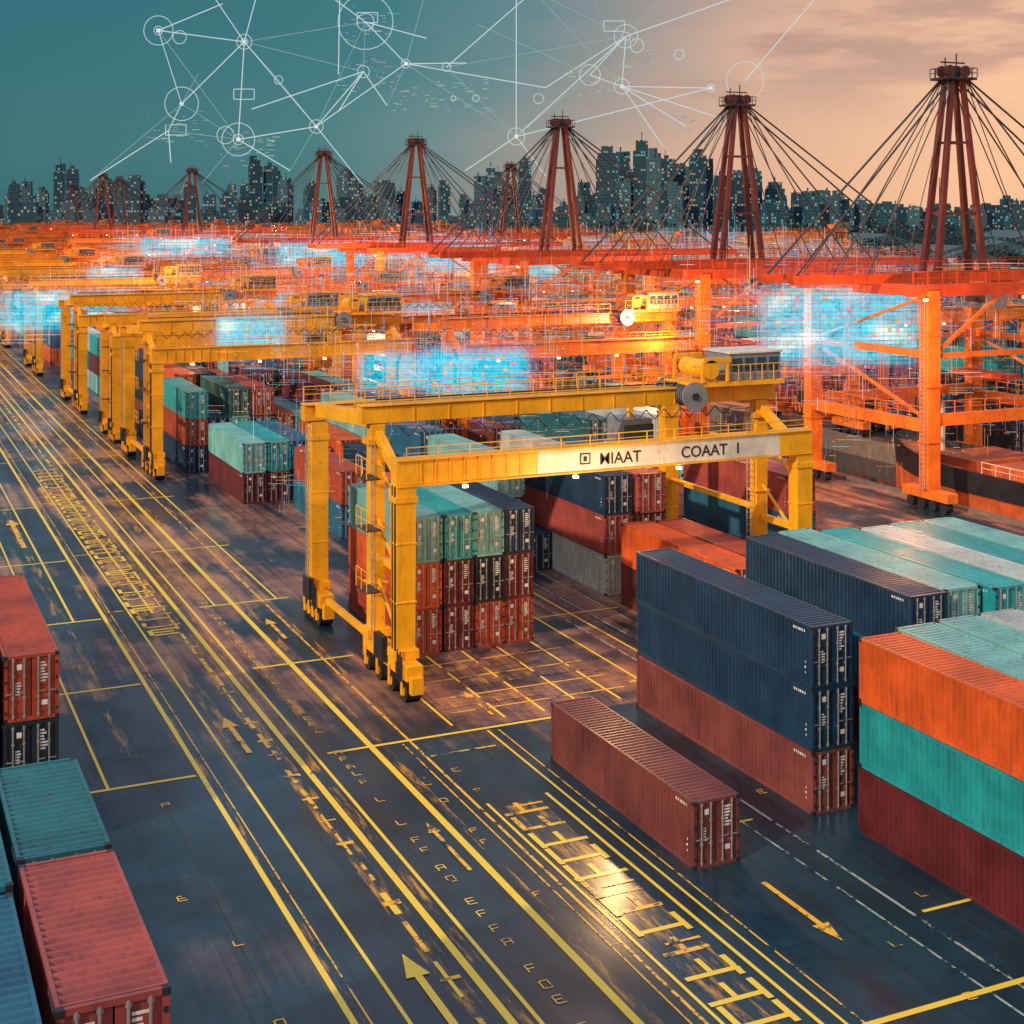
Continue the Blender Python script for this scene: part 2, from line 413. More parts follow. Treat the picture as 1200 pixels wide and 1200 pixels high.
stack(42.0,62.4,[MAR,ORG]); stack(44.2,62.2,[MAR,RUST])
stack(42.0,76.6,[WHT,PINK,NAVY],11.4); stack(44.2,76.4,[PTEAL,MAR,PINK],11.4)
for i,c in enumerate(([RUST,ORG,PTEAL],[MAR,MAR,TEAL],[RUST,DKB,PTEAL],[RUST,MAR,NAVY])): stack(27.15+i*1.78,70.2+(.0 if i<3 else .15),c,10.5,1.7)
stack(28.9,112.6,[MAR,PTEAL]); stack(30.9,112.6,[MAR,TEAL]); stack(32.9,112.4,[NAVY,BLUE])
def rnd(n): return [random.choice(PAL) for _ in range(n)]
for y0 in (84,97.5):
    for i in range(6):
        x=34.2+i*2.0 if y0<90 else 32.2+i*2.0
        if R()<.85: stack(x,y0+U(-.3,.3),rnd(random.choice((1,2,2,3))))
for i in range(4): stack(36.5+i*2,111,rnd(random.choice((2,2,3))))
for y0 in (128,142,156,170):
    for i in range(9):
        if R()<.88: stack(27.6+i*2.0,y0+U(-.3,.3),rnd(random.choice((1,2,2,3,3))))
for y0 in (72,85,98,112,126,140,154,168):
    for i in range(10):
        x=50.2+i*2.0
        if y0<80 and i>2: continue
        if y0<100 and i>5: continue
        if R()<.88: stack(x,y0+U(-.3,.3),rnd(random.choice((1,1,2,2,3))))
for y0 in (104,118,132,146,160):
    for i in range(8):
        if R()<.9: stack(100.5+i*2.05,y0+U(-.3,.3),rnd(random.choice((2,3,3,4))))
for (x,y0,n,L,cols) in ((4.0,25.2,4,6.0,[NAVY,MAR,RUST,PINK]),(4.0,31.5,4,5.4,[NAVY,MAR,NAVY,DTEAL]),(1.9,24.0,4,6.0,[NAVY,MAR,NAVY,BLUE]),(1.9,30.4,4,6.0,[NAVY,MAR,NAVY,DTEAL]),(-.2,27,4,6.0,[NAVY,MAR,NAVY,TEAL])):
    stack(x,y0,cols[:n],L)
stack(5.75,54.2,[NAVY,DKB,RUST]); stack(3.7,54.2,[MAR,MAR,RUST]); stack(1.6,54.4,[MAR,NAVY,BRN]); stack(3.7,67,[MAR,RUST,BRN])

def blockmesh():
    b=MB()
    for i in range(9):
        for j in range(3):
            n=random.choice((1,2,3,3,4)) if R()<.92 else 0
            for k in range(n):
                c=random.choice(PAL); x=i*2.05; y=j*12.8; z=k*CH
                b.box(x,x+1.9,y,y+12.2,z+.05,z+CH-.02,0,c)
                b.box(x+.3,x+.36,y-.05,y-.01,z+.1,z+CH-.1,0,(.4,.4,.4)); b.box(x+1.5,x+1.56,y-.05,y-.01,z+.1,z+CH-.1,0,(.4,.4,.4))
                b.box(x+.9,x+.96,y-.03,y-.01,z+.1,z+CH-.1,0,(.02,.02,.02))
    return b.mesh('container_block',[M_contfar],True)
BM=[blockmesh() for _ in range(7)]
for Y0 in range(184,900,44):
    for X0 in (28,50,101,124,150,176,202,228,254,282,310,338,366):
        if X0>Y0*.98: continue
        if Y0>480 and X0>260: continue
        if R()<.93: obj('container_stack',random.choice(BM),(X0+U(-1,1),Y0+U(-2,2),0))
for Y0 in range(345,900,44): obj('container_stack',random.choice(BM),(75,Y0,0))
for Y0 in range(100,184,41):
    for X0 in (124,150,176): 
        if X0<Y0*1.1: obj('container_stack',random.choice(BM),(X0,Y0,0))

# ------------------------------------------------------------ yellow gantry crane
def rail(b,p,q,h,step,m):
    p=Vector(p);q=Vector(q);n=max(1,int((q-p).length/step)); up=Vector((0,0,h))
    for i in range(n+1):
        a=p.lerp(q,i/n); b.beam(a,a+up,.05,.05,m)
    b.beam(p+up,q+up,.05,.05,m); b.beam(p+up*.5,q+up*.5,.035,.035,m)
def ladder(b,x,y,z0,z1,m,w=.5):
    for s in(-1,1): b.beam((x,y+s*w/2,z0),(x,y+s*w/2,z1),.05,.05,m)
    z=z0
    while z<z1: b.beam((x,y-w/2,z),(x,y+w/2,z),.04,.04,m); z+=.35
def bogie(b,x,y0,y1,m):
    b.box(x-.42,x+.42,y0,y1,1.05,1.75,m)
    n=4
    for i in range(n):
        yy=y0+.55+i*(y1-y0-1.1)/(n-1)
        b.cyl((x-.38,yy,.5),(x+.38,yy,.5),.5,18,2)
        b.cyl((x-.42,yy,.5),(x+.42,yy,.5),.24,10,m)
        b.box(x-.5,x-.43,yy-.12,yy+.12,.3,1.3,m)
        b.box(x+.43,x+.5,yy-.12,yy+.12,.3,1.3,m)
    b.box(x-.3,x+.3,y0-.35,y0,.5,1.3,m); b.box(x-.3,x+.3,y1,y1+.35,.5,1.3,m)
    b.box(x-.75,x-.43,(y0+y1)/2-.6,(y0+y1)/2+.6,1.3,2.5,3)
    for k in range(5): b.cyl((x-.55,y0+.3+k*.2,1.0),(x-.55,y0+.3+k*.2,2.2+.2*(k%2)),.04,5,3)
def gantry(main,panel,S=23.0):
    b=MB()
    for x in (0,S):
        b.beam((x,0,1.75),(x,0,10.0),.95,.8,0,1.0,.85)
        b.beam((x,4,1.75),(x,4,12.4),.75,.7,0)
        b.beam((x,14,1.75),(x,14,11.2),1.0,.85,0)
        b.beam((x,4.42,12.55),(x,13.5,11.9),.6,.75,0)
        b.beam((x,.5,10.3),(x,3.58,11.9),.4,.5,0)
        bogie(b,x,-1.6,4.8,0); bogie(b,x,12.2,15.6,0)
        b.beam((x,4.9,1.5),(x,12.1,1.5),.3,.3,0)
        if x>0: b.beam((x,4.4,6.2),(x,13.5,6.2),.25,.3,0)
        b.beam((x,.45,5.8),(x,3.58,5.8),.3,.35,0)
        for k in range(3): b.beam((x,.45,2.4+k*3),(x,3.58,4.6+k*3),.14,.14,0)
        for y in(0,4,14):
            b.box(x-.62,x+.62,y-.56,y+.56,1.76,2.2,0)
            for z in (4.4,7.2): b.box(x-.53,x+.53,y-.45,y+.45,z,z+.1,0)
        for y,z in((0,9.9),(4,12.1),(14,10.9)): b.box(x-.58,x+.58,y-.5,y+.5,z-.7,z-.4,0)
    ladder(b,-.62,2.6,1.8,11.6,1); ladder(b,-.62,14,1.8,11,1); ladder(b,S-.62,4,1.8,12,1)
    for z in(4.5,7.5,10): b.box(-1.3,-.55,1.6,3.2,z,z+.06,3); rail(b,(-1.3,1.6,z+.06),(-1.3,3.2,z+.06),1,.6,0)
    b.cyl((-.53,-.3,2),(-.53,-.3,10),.05,6,3); b.cyl((-.53,.1,2),(-.53,.1,10),.035,6,3)
    b.beam((-.5,0,10.6),(S*.30,0,10.6),.75,1.15,0)
    b.beam((S*.30+.01,0,10.6),(S*.93,0,10.6),.75,1.15,4)
    b.beam((S*.93+.01,0,10.6),(S+.5,0,10.6),.75,1.15,0)
    b.beam((-.5,0,11.22),(S+.5,0,11.22),1.0,.08,0); b.beam((-.5,0,9.98),(S+.5,0,9.98),1.0,.08,0)
    for k in range(1,9): b.box(k*.75-.03,k*.75+.03,-.43,-.376,10.03,11.17,0)
    for y,z in((4,12.85),(14,11.7)):
        b.beam((-.9,y,z),(S+.9,y,z),.7,.8,0)
        b.beam((-.9,y,z+.5),(S+.9,y,z+.5),.95,.08,0)
        for k in range(1,12): b.box(k*S/12-.04,k*S/12+.04,y-.4,y-.352,z-.4,z+.4,0)
    b.beam((-.5,4.9,12.9),(S,4.9,12.9),.7,.06,1)
    rail(b,(-.7,5.25,12.9),(S,5.25,12.9),1.0,1.3,0); rail(b,(-.7,3.6,13.4),(S*.72,3.6,13.4),.85,1.3,0)
    rail(b,(-.7,14.4,12.25),(S,14.4,12.25),.9,1.5,0)
    rail(b,(0,-.45,11.27),(S,-.45,11.27),.55,1.6,0)
    b.cyl((0,4,13.6),(S,4,13.6),.05,6,3)
    for k in range(18):
        x=1+k*1.1; b.beam((x,3.4,12.3),(x+.55,3.4,11.75),.05,.05,3); b.beam((x+.55,3.4,11.75),(x+1.1,3.4,12.3),.05,.05,3)
    tx=S-5.4
    b.box(tx,tx+6.2,2.6,6.2,13.42,13.7,0)
    b.box(tx+2.6,tx+6.0,2.7,5.2,13.72,15.2,5); b.box(tx+2.5,tx+6.1,2.6,5.3,15.2,15.32,4)
    for k in range(4): b.box(tx+2.8+k*.8,tx+3.4+k*.8,2.66,2.698,14.2,14.95,6)
    b.box(tx+6.0,tx+6.04,3.0,4.9,14.2,14.95,6)
    # hoist drum with flanges and rope grooves
    b.cyl((tx+.2,2.6,13.0),(tx+.2,5.4,13.0),.58,20,5)
    for k in range(2,14): b.cyl((tx+.2,2.5+k*.2,13.0),(tx+.2,2.58+k*.2,13.0),.62,16,3)
    for yy in(2.4,5.4): b.cyl((tx+.2,yy,13.0),(tx+.2,yy+.14,13.0),.78,22,5)
    b.cyl((tx+.2,2.3,13.0),(tx+.2,2.395,13.0),.2,12,3)
    b.cyl((tx+1.3,2.5,14.4),(tx+1.3,5.2,14.4),.5,14,0)
    b.beam((tx+.8,2.6,14.9),(tx+2.6,2.6,14.9),.2,.3,0); b.beam((tx+.8,5.6,14.9),(tx+2.6,5.6,14.9),.2,.3,0)
    for yy in (2.6,5.6): b.beam((tx+.8,yy,13.7),(tx+.8,yy,14.8),.18,.18,0); b.beam((tx+2.4,yy,13.7),(tx+2.4,yy,14.8),.18,.18,0)
    rail(b,(tx,2.55,13.7),(tx+6.2,2.55,13.7),.9,.7,0)
    b.box(tx-2.2,tx-.4,6.0,8.0,9.4,11.4,5); b.box(tx-2.25,tx-.35,5.95,5.99,9.7,11.1,6)
    b.beam((tx-1.3,7,11.4),(tx-1.3,7,12.6),.3,.3,0)
    for x in(3,9,15): b.box(x-.12,x+.12,-.62,-.42,9.72,9.86,7)
    return b.mesh('gantry_crane',[main,M_steel,M_rub,M_dark,panel,M_grey,M_glass,M_lampW])
GY=gantry(M_yel,M_white); GY2=gantry(M_yel2,M_yel2); GO=gantry(M_org,M_org)
def place_gantry(me,x,y,sc=(1,1,1)):
    return obj('gantry_crane',me,(x,y,0),0,sc)
g1=place_gantry(GY,23.9,65)
bv=g1.modifiers.new('bev','BEVEL'); bv.width=.025; bv.segments=1; bv.limit_method='ANGLE'
def text(s,loc,size,mat,parent,name,rx=90,rz=0):
    c=bpy.data.curves.new(name,'FONT'); c.body=s; c.size=size; c.extrude=.008; c.offset=.006
    c.materials.append(mat); o=bpy.data.objects.new(name,c); o.location=loc; o.rotation_euler=(math.radians(rx),0,math.radians(rz)); o.parent=parent
    scene.collection.objects.link(o); return o
text('MIAAT',(10.4,-.39,10.28),.82,M_ink,g1,'sign_lettering_1'); text('COAAT  1',(15.2,-.39,10.28),.82,M_ink,g1,'sign_lettering_2')
lg=MB()
for a in((9.3,9.9,10.35,10.42),(9.3,9.9,10.85,10.92),(9.3,9.37,10.42,10.85),(9.83,9.9,10.42,10.85),(9.5,9.7,10.5,10.75)): lg.box(a[0],a[1],-.395,-.377,a[2],a[3],0)
obj('sign_emblem',lg.mesh('e',[M_ink]),parent=g1)
for y in (127,172,215,262,320,390): place_gantry(GY2,23.9,y)
place_gantry(GY2,23.9,148,(1,.5,.95))
for y in (118,152,196,230,262,300): place_gantry(GO,49.2,y,(1,1,U(.95,1.1)))
for y in (122,165,210,250): place_gantry(GO,98.6,y,(.85,1,U(1.0,1.15)))
for Y0 in range(330,900,38):
    for X0 in (25,50,76,100,126,152,180,206,232,258):
        if R()<.62 and X0<Y0: place_gantry(GO,X0+U(-1,1),Y0+U(-8,8),(1,1,U(.9,1.35)))

# ------------------------------------------------------------ quay cranes
def sts():
    b=MB() #0 orange 1 red 2 maroon 3 cable 4 steel 5 dark 6 grey 7 lampW
    for y in(-7.5,7.5):
        for x in(-9,9):
            b.beam((x,y,1.6),(x,y,17.0),1.15,1.1,0,1.15,1.1)
            b.box(x-.5,x+.5,y-2.6,y+2.6,.9,1.6,0)
            for k in range(4):
                yy=y-1.9+k*1.27; b.cyl((x-.3,yy,.45),(x+.3,yy,.45),.42,12,5)
            for z in(5.2,9.5,13.5): b.box(x-.66,x+.66,y-.63,y+.63,z,z+.14,0)
        b.beam((-8.4,y,6.9),(8.4,y,6.9),.7,.9,0); b.beam((-11,y,17.0),(12,y,17.0),.8,.95,1)
        b.beam((-8.4,y,11.9),(8.4,y,11.9),.35,.4,0)
        b.beam((-8.4,y,12.1),(-2,y,16.5),.25,.25,0); b.beam((8.4,y,12.1),(2,y,16.5),.25,.25,0)
        rail(b,(-8.4,y-.4,7.4),(8.4,y-.4,7.4),1,1.4,0)
        rail(b,(-11,y-.45,17.5),(12,y-.45,17.5),1,1.4,1)
    for x in(-9,9):
        b.beam((x,-7,6.4),(x,7,6.4),.7,.9,0); b.beam((x,-7,12),(x,7,12),.5,.6,0); b.beam((x,-7,16.9),(x,7,16.9),.8,.9,1)
        b.beam((x,-7,7),(x,7,11.8),.22,.22,0); b.beam((x,7,12.3),(x,-7,16.5),.22,.22,0)
        rail(b,(x-.4,-7,6.9),(x-.4,7,6.9),1,1.4,0)
        ladder(b,x-.7,-7.5,1.6,16.5,4)
    for y in(-2.0,2.0):
        b.beam((-18,y,17.7),(26,y,17.7),.5,.75,1)
        rail(b,(-18,y+(.5 if y>0 else -.5),18.1),(26,y+(.5 if y>0 else -.5),18.1),1,1.6,1)
    for k in range(23): b.beam((-18+k*2,-1.75,17.6),(-18+k*2,1.75,17.6),.2,.25,1)
    b.box(2.4,4.6,-1.4,1.4,14.9,16.9,6); b.box(2.37,2.4,-1.2,1.2,15.4,16.6,5)
    b.beam((3.5,-2,17.2),(3.5,2,17.2),2.6,.3,1)
    A=34.3
    for sx in(-1,1):
        for sy in(-1,1):
            b.beam((sx*2.5,sy*.9,18.05),(sx*.55,sy*.45,A),.5,.5,2,.38,.38)
    for sy in(-1,1):
        b.beam((-1.9,sy*.75,23.0),(1.9,sy*.75,23.0),.2,.22,2); b.beam((-1.15,sy*.6,29),(1.15,sy*.6,29),.18,.2,2)
    for sx in(-1,1): b.beam((sx*1.9,-.7,23),(sx*1.9,.7,23),.2,.22,2)
    ladder(b,-1.35,0,18.2,26,2,.4)
    b.box(-1.5,1.5,-1.2,1.2,A,A+.2,5)
    for s_ in(-1,1): rail(b,(-1.5,s_*1.2,A+.2),(1.5,s_*1.2,A+.2),.8,.6,5); rail(b,(s_*1.5,-1.2,A+.2),(s_*1.5,1.2,A+.2),.8,.6,5)
    for sx in(-1,1):
        for yy in(-.5,.5): b.cyl((sx*.85,yy-.1,A+.75),(sx*.85,yy+.1,A+.75),.5,12,2)
    b.box(-.4,.4,-.35,.35,A+.21,A+1.2,5); b.beam((-1.4,0,A+1.5),(1.2,0,A+1.5),.12,.12,5); b.beam((.3,0,A+1.2),(.3,0,A+2.3),.08,.08,5); b.beam((-.9,0,A+.2),(-.9,0,A+1.9),.08,.08,5)
    for y in(-1.0,1.0):
        for x,r in((-17.5,.1),(-14,.06),(-10.5,.07),(-7,.05),(7,.06),(11,.07),(16,.09),(25.5,.1)):
            b.cyl((math.copysign(.6,x),y*.6,A+.3),(x,y*2,18.1),r,4,3)
    for x,y,z in((-10,-8.1,16.4),(0,-8.1,16.4),(9,-8.1,16.4)): b.box(x-.15,x+.15,y-.2,y,z-.15,z,7)
    for x in(2.8,4.2):
        for y in(-.8,.8): b.cyl((x,y,16),(x,y,9.5),.03,4,3)
    b.box(2.4,4.6,-3,3,9.0,9.4,1)
    return b.mesh('ship_to_shore_crane',[M_org,M_red,M_mar,M_cable,M_steel,M_dark,M_grey,M_lampW])
ST=sts()
SC=[obj('ship_to_shore_crane',ST,(85,y,0)) for y in (96,129,171,225,277,400,520,640)]
obj('ship_to_shore_crane',ST,(150,330,0)); obj('ship_to_shore_crane',ST,(70,460,0))

# ------------------------------------------------------------ ship
s=MB(); secs=[]
for i in range(25):
    t=i/24; y=52+t*52; hb=4.9*(1-max(0,(t-.72)/.28)**2.2*.97)*(1-max(0,(.12-t)/.12)**2*.35); sh=max(0,(t-.75)/.25)**2*.8
    secs.append([(hb*.82,y,-2.4),(hb*.93,y,-1.0),(hb*.97,y,.7),(hb,y,.75),(hb*1.02,y+sh*.4,2.5+sh),(hb*.98,y+sh*.4,2.5+sh),(hb*.96,y+sh*.4,1.9+sh)])
for a,c in zip(secs,secs[1:]):
    for sx in(-1,1):
        for k in range(6):
            s.face([(85.6+sx*a[k][0],a[k][1],a[k][2]),(85.6+sx*c[k][0],c[k][1],c[k][2]),(85.6+sx*c[k+1][0],c[k+1][1],c[k+1][2]),(85.6+sx*a[k+1][0],a[k+1][1],a[k+1][2])],1 if k<2 else (2 if k==2 else 0))
    s.face([(85.6-a[6][0],a[6][1],a[6][2]),(85.6+a[6][0],a[6][1],a[6][2]),(85.6+c[6][0],c[6][1],c[6][2]),(85.6-c[6][0],c[6][1],c[6][2])],1)
a=secs[0]; s.face([(85.6-p[0],p[1],p[2]) for p in a]+[(85.6+p[0],p[1],p[2]) for p in reversed(a)],0)
for k in range(5): s.box(82.2,89,62+k*7,67.6+k*7,1.91,3.0,1)
s.box(81.8,89.4,53.5,59,1.91,6.0,2); s.box(82.6,88.6,54,58.4,6.0,8.6,2)
for k in range(6): s.box(82+k*1.25,82.9+k*1.25,59.001,59.03,4.2,5.1,4)
s.cyl((85.6,54.8,8.6),(85.6,54.8,11.6),.8,12,1)
s.beam((85.6,98,2.2),(85.6,98,6.6),.25,.25,2)
rail(s,(80.75,56,2.5),(80.75,88,2.5),.9,1.5,2)
obj('cargo_ship',s.mesh('cargo_ship',[M_blk,M_hullred,M_white,M_grey,M_glass]))

# ------------------------------------------------------------ skyline
def tower(u,top,w,d=1000,kind=None):
    b=MB(); x,y=polar(u,d); h=top; dp=w*U(.7,1.1); k=kind if kind is not None else random.randint(0,4)
    b.box(-w/2,w/2,-dp/2,dp/2,0,h*.9)
    if k==0: b.box(-w*.35,w*.35,-dp*.35,dp*.35,h*.9,h); b.box(-.3,.3,-.3,.3,h,h*1.08)
    elif k==1: b.box(-w*.42,w*.1,-dp*.4,dp*.4,h*.9,h); b.box(w*.15,w*.4,-dp*.3,dp*.3,h*.9,h*.95)
    elif k==2:
        b.box(-w*.5-1.2,-w*.5,-dp*.3,dp*.3,0,h*.84); b.box(w*.5,w*.5+1.2,-dp*.3,dp*.3,0,h*.86); b.box(-w*.3,w*.3,-dp*.3,dp*.3,h*.9,h*.97)
    elif k==3: b.box(-w*.45,w*.45,-dp*.45,dp*.45,h*.9,h*.96); b.box(-w*.15,w*.15,-dp*.2,dp*.2,h*.96,h); b.box(-w*.12,-w*.08,-.2,.2,h,h*1.05)
    else:
        b.box(-w*.5,-w*.1,-dp*.45,dp*.45,h*.9,h*.99); b.box(w*.1,w*.5,-dp*.45,dp*.45,h*.9,h*.99); b.box(-w*.3,-w*.2,-.5,.5,h*.99,h*1.04)
    z=3.2
    while z<h*.9: b.box(-w/2-.18,w/2+.18,-dp/2-.18,dp/2+.18,z,z+.3); z+=4.2
    obj('office_tower',b.mesh('office_tower',[M_bld]),(x,y,0),-YAW+U(-.5,.5))
for u,t,w_ in ((-.313,60,10),(-.305,54,8),(-.287,47,9),(-.278,45,8),(-.346,39,10),(-.328,36,9),(-.254,37,8),(-.178,67,10),(-.168,62,8),(-.157,48,8),(-.163,57,6),(-.198,38,9),(-.086,48,9),(-.1,38,8),(-.115,54,9),(-.108,46,7),(-.047,48,8),(-.033,38,8),(-.077,40,8),(-.012,39,8),(0,43,9),(.015,37,9),(.066,75,14),(.077,69,8),(.090,75,12),(.099,66,9),(.107,61,8),(.115,57,10),(.123,58,7),(.129,72,10),(.136,64,7),(.145,50,9),(.169,54,7),(.18,47,7),(.198,38,8),(.216,40,9),(.228,33,9),(.26,32,9),(.343,38,8),(.352,33,9),(-.30,42,9),(-.272,51,6),(-.21,36,8),(.05,47,8),(.083,55,8),(.158,42,7)):
    tower(u,t,w_,1000+U(-60,120))
for i in range(90): tower(U(-.42,.44),U(22,31)*U(.85,1.15),U(7,15),U(830,1300))
for i in range(50): tower(U(-.03,.19),min(60,29+R()**2*32),U(6,12),U(900,1200))
for i in range(34): tower(U(-.36,-.05),26+R()**2*26,U(6,11),U(900,1200))
for i in range(22): tower(U(.19,.42),25+R()**2*18,U(6,12),U(900,1200))
def warehouse(u,d,w,l,h):
    b=MB(); b.box(-w/2,w/2,-l/2,l/2,0,h,1)
    b.hexa([(-w/2-.5,-l/2-.5,h),(w/2+.5,-l/2-.5,h),(w/2+.5,l/2+.5,h),(-w/2-.5,l/2+.5,h),(-.2,-l/2-.5,h+w*.16),(.2,-l/2-.5,h+w*.16),(.2,l/2+.5,h+w*.16),(-.2,l/2+.5,h+w*.16)],0)
    for k in range(4):
        xx=-w/2+w*(k+.5)/4; b.box(xx-1.6,xx+1.6,-l/2-.06,-l/2-.01,0,4,2)
        b.box(xx-.4,xx+.4,-l/2-.3,-l/2-.07,5,5.3,3)
    x,y=polar(u,d); obj('warehouse',b.mesh('warehouse',[M_roof,M_wall,M_dark,M_lampW]),(x,y,0),-YAW+U(-.4,.4))
for i in range(26): warehouse(U(.08,.42),U(430,760),U(18,34),U(30,60),U(5,12))
t=MB()
def clump(x,y,z,s,n_=6,q0=.25,q1=.5):
    for k in range(n_):
        n=Vector((U(-1,1),U(-1,1),U(-1,1))).normalized(); a=n.orthogonal().normalized(); c=n.cross(a)
        o_=Vector((x+U(-s,s),y+U(-s,s),z+U(-s,s)*.7)); q=s*U(q0,q1)
        t.face([o_+a*q,o_+c*q*.8,o_-a*q,o_-c*q*1.1])
for i in range(1000):
    u=U(.10,.44); d=U(400,760); x,y=polar(u,d); H=U(5,13)
    t.beam((x,y,0),(x,y,H*.6),.4,.4)
    for k in range(12): clump(x+U(-2.6,2.6),y+U(-2.6,2.6),H*U(.35,1),1.7,7,.22,.45)
for i in range(900):
    u=U(-.42,.44); d=U(780,900); x,y=polar(u,d); H=U(6,18)
    for k in range(7): clump(x+U(-4,4),y+U(-4,4),H*U(.1,1),2.6,6,.25,.5)
obj('distant_trees',t.mesh('distant_trees',[M_tree]))

# ------------------------------------------------------------ added warm point lights, without fixtures
for x,y,z,e in ((69,84,13.5,8000),(68,118,13,11000),(60,176,9,11000),(98,150,14,12000),(44,208,9,16000),(70,212,13,22000),(110,240,14,30000),(60,324,18,50000),(110,405,20,70000)):
    l=bpy.data.lights.new('added_yard_glow','POINT'); l.energy=e; l.color=(1,.40,.15); l.shadow_soft_size=.6
    lo=bpy.data.objects.new('added_yard_light',l); lo.location=(x-85,y-96-1.2,z); lo.parent=SC[0]; scene.collection.objects.link(lo)  # light added to warm the yard, hung free of any crane fixture
l=bpy.data.lights.new('added_ground_glow','POINT'); l.energy=1900; l.color=(1,.55,.22); l.shadow_soft_size=.3
lo=bpy.data.objects.new('added_ground_light',l); lo.location=(9,-4.6,8.4); lo.parent=g1; scene.collection.objects.link(lo)  # added light in mid-air, warms the ground before the gantry

# ------------------------------------------------------------ holographic light displays
def lerp(a,b,t): return tuple(x+(y-x)*t for x,y in zip(a,b))
CY=(.01,.60,.82);WH=(.7,1.0,1.0);PK=(1,.25,.35);BL=(.03,.18,.7);OR=(1,.45,.12)
def holo(x,y,z,w,h,pink=.3,amp=1.0,cell=.3):
    b=MB(); sd_=R()*90
    nx=int(w*1.9/cell); nz=int(h*2.6/cell)
    for layer in range(3):
        yo=(layer-1)*.8
        for i in range(nx):
            for k in range(nz):
                a=(i-nx/2)*cell; c=(k-nz/2)*cell
                ea=abs(a)/(w/2); ec=abs(c)/(h/2)
                f=1/(1+math.exp((ea-.97)*15))/(1+math.exp((ec-.92)*11))
                halo=.12*math.exp(-((ea*.75)**2+(ec*.62)**2))
                n1=mn.noise(Vector((a*.35+sd_,c*1.1,layer*3)))*.5+.5
                n2=mn.noise(Vector((a*.22+sd_+40,c*.5,layer)))*.5+.5
                v=f*(.55+.6*n1)+halo
                v*=U(.85,1.1)*(1.0 if (k%2) else .84)
                if layer!=1: v*=.16*(1 if R()<.75 else 2.4)
                if v<.02: continue
                col=lerp(CY,WH,max(0,min(1,(n2-.56)*6))*f)
                if f<.35: col=lerp(BL,PK if R()<pink else CY,R())
                if R()<.03: col=PK if R()<pink*1.5 else OR
                v*=amp; s_=cell*.5*.95
                if layer!=1 and R()<.4: continue
                b.face([(a-s_,yo,c-s_*.92),(a+s_,yo,c-s_*.92),(a+s_,yo,c+s_*.92),(a-s_,yo,c+s_*.92)],0,tuple(q*v for q in col))
    for i in range(int(w*5)):
        a=U(-w*.75,w*.75); c=U(-h*1.1,h*.5); L=U(.5,h*.9); col=random.choice((CY,WH,OR,PK,OR)); tt=.018*cell/.3
        b.face([(a-tt,0.3,c),(a+tt,.3,c),(a+tt,.3,c+L),(a-tt,.3,c+L)],0,tuple(q*.6 for q in col))
    for i in range(int(w*4)):
        a=U(-w*1.1,w*.7); c=U(-h*.9,h*.9); L=U(1,w*.5); col=random.choice((CY,WH,OR,PK)); tt=.018*cell/.3
        b.face([(a,-.3,c-tt),(a+L,-.3,c-tt),(a+L,-.3,c+tt),(a,-.3,c+tt)],0,tuple(q*.6 for q in col))
    obj('hologram_display',b.mesh('hologram',[M_holo],True),(x,y,z),-YAW+.08)
holo(74.6,97.9,13.6,13.5,6.4,.4,1.1,.34)
holo(35.4,83.0,13.1,6.6,3.0,.2,1.15,.2); holo(31.0,86,13.0,4.4,2.4,.5,.95,.2)
holo(32.5,128,11.9,6.2,3.7,.1,1.2,.26)
holo(26.5,209,9.5,18,5.5,.5,1,.5); holo(40,250,12,9,4,.5,1,.5); holo(36,170,9.5,9,2.2,.6,.65,.45)
holo(91.8,222,15.5,12,4.4,.2,1.15,.5); holo(76,249,15.5,16,4.5,.3,1.05,.55); holo(60,290,16,18,4,.6,1,.6); holo(96,200,15,6,3.8,.4,1,.45)
holo(62,165,12,9,3,.8,.5,.45); holo(50,190,11,10,3,.8,.5,.45); holo(100,260,16,14,4,.6,.6,.6)
c=MB()
cols=[(1,.26,.07)]*5+[(1,.48,.13)]*5+[(.08,.5,.85)]*4+[(1,.22,.35),(.9,.8,.8),(.2,.85,.95)]
for i in range(34000):
    Y0=88+330*R()**1.1; X0=U(.12*Y0+14,.62*Y0+42); z=2+R()**.75*15; k=Y0/150
    if R()<.6: z=round(z/.8)*.8
    dm=U(.2,1.0)
    col=tuple(q*dm for q in random.choice(cols))
    r0=R()
    if r0<.45: sx,sz=U(.03,.10)*k,U(.025,.07)*k
    elif r0<.70: sx,sz=.016*k,U(.3,1.9)*k
    else: sx,sz=U(.3,2.0)*k,.015*k
    a=Vector((X0,Y0,z)); r_=Vector((RX,RY,0))*sx; u_=Vector((0,0,sz))
    c.face([a-r_-u_,a+r_-u_,a+r_+u_,a-r_+u_],0,col)
obj('hologram_data_cloud',c.mesh('cloud',[M_data],True))

nb=MB(); K=.118
def P(a,b_): 
    rr=random.Random(int(a*7+b_*13)); return Vector(((a-600)*K,rr.uniform(-5,5),(250-b_)*K))
WC=(.75,.9,.92); DC=(.38,.55,.56)
def ln(a,b_,w=.065,cc=WC): nb.cyl(P(*a),P(*b_),w,4,0,cc)
def ring(p,r,w=.045,cc=WC):
    o_=P(*p); r*=K; n=22
    for k in range(n):
        t0=2*math.pi*k/n; t1=2*math.pi*(k+1)/n
        nb.cyl(o_+Vector((math.cos(t0)*r,0,math.sin(t0)*r)),o_+Vector((math.cos(t1)*r,0,math.sin(t1)*r)),w,4,0,cc)
A=(190,38);Bn=(280,45);C=(208,120);D=(285,165);E=(205,155);Fn=(110,212);G=(370,148);H=(430,28);I=(478,78);J=(605,160);Kn=(427,85);Ln=(735,40);Mn=(730,100);Nn=(872,95);O=(835,102)
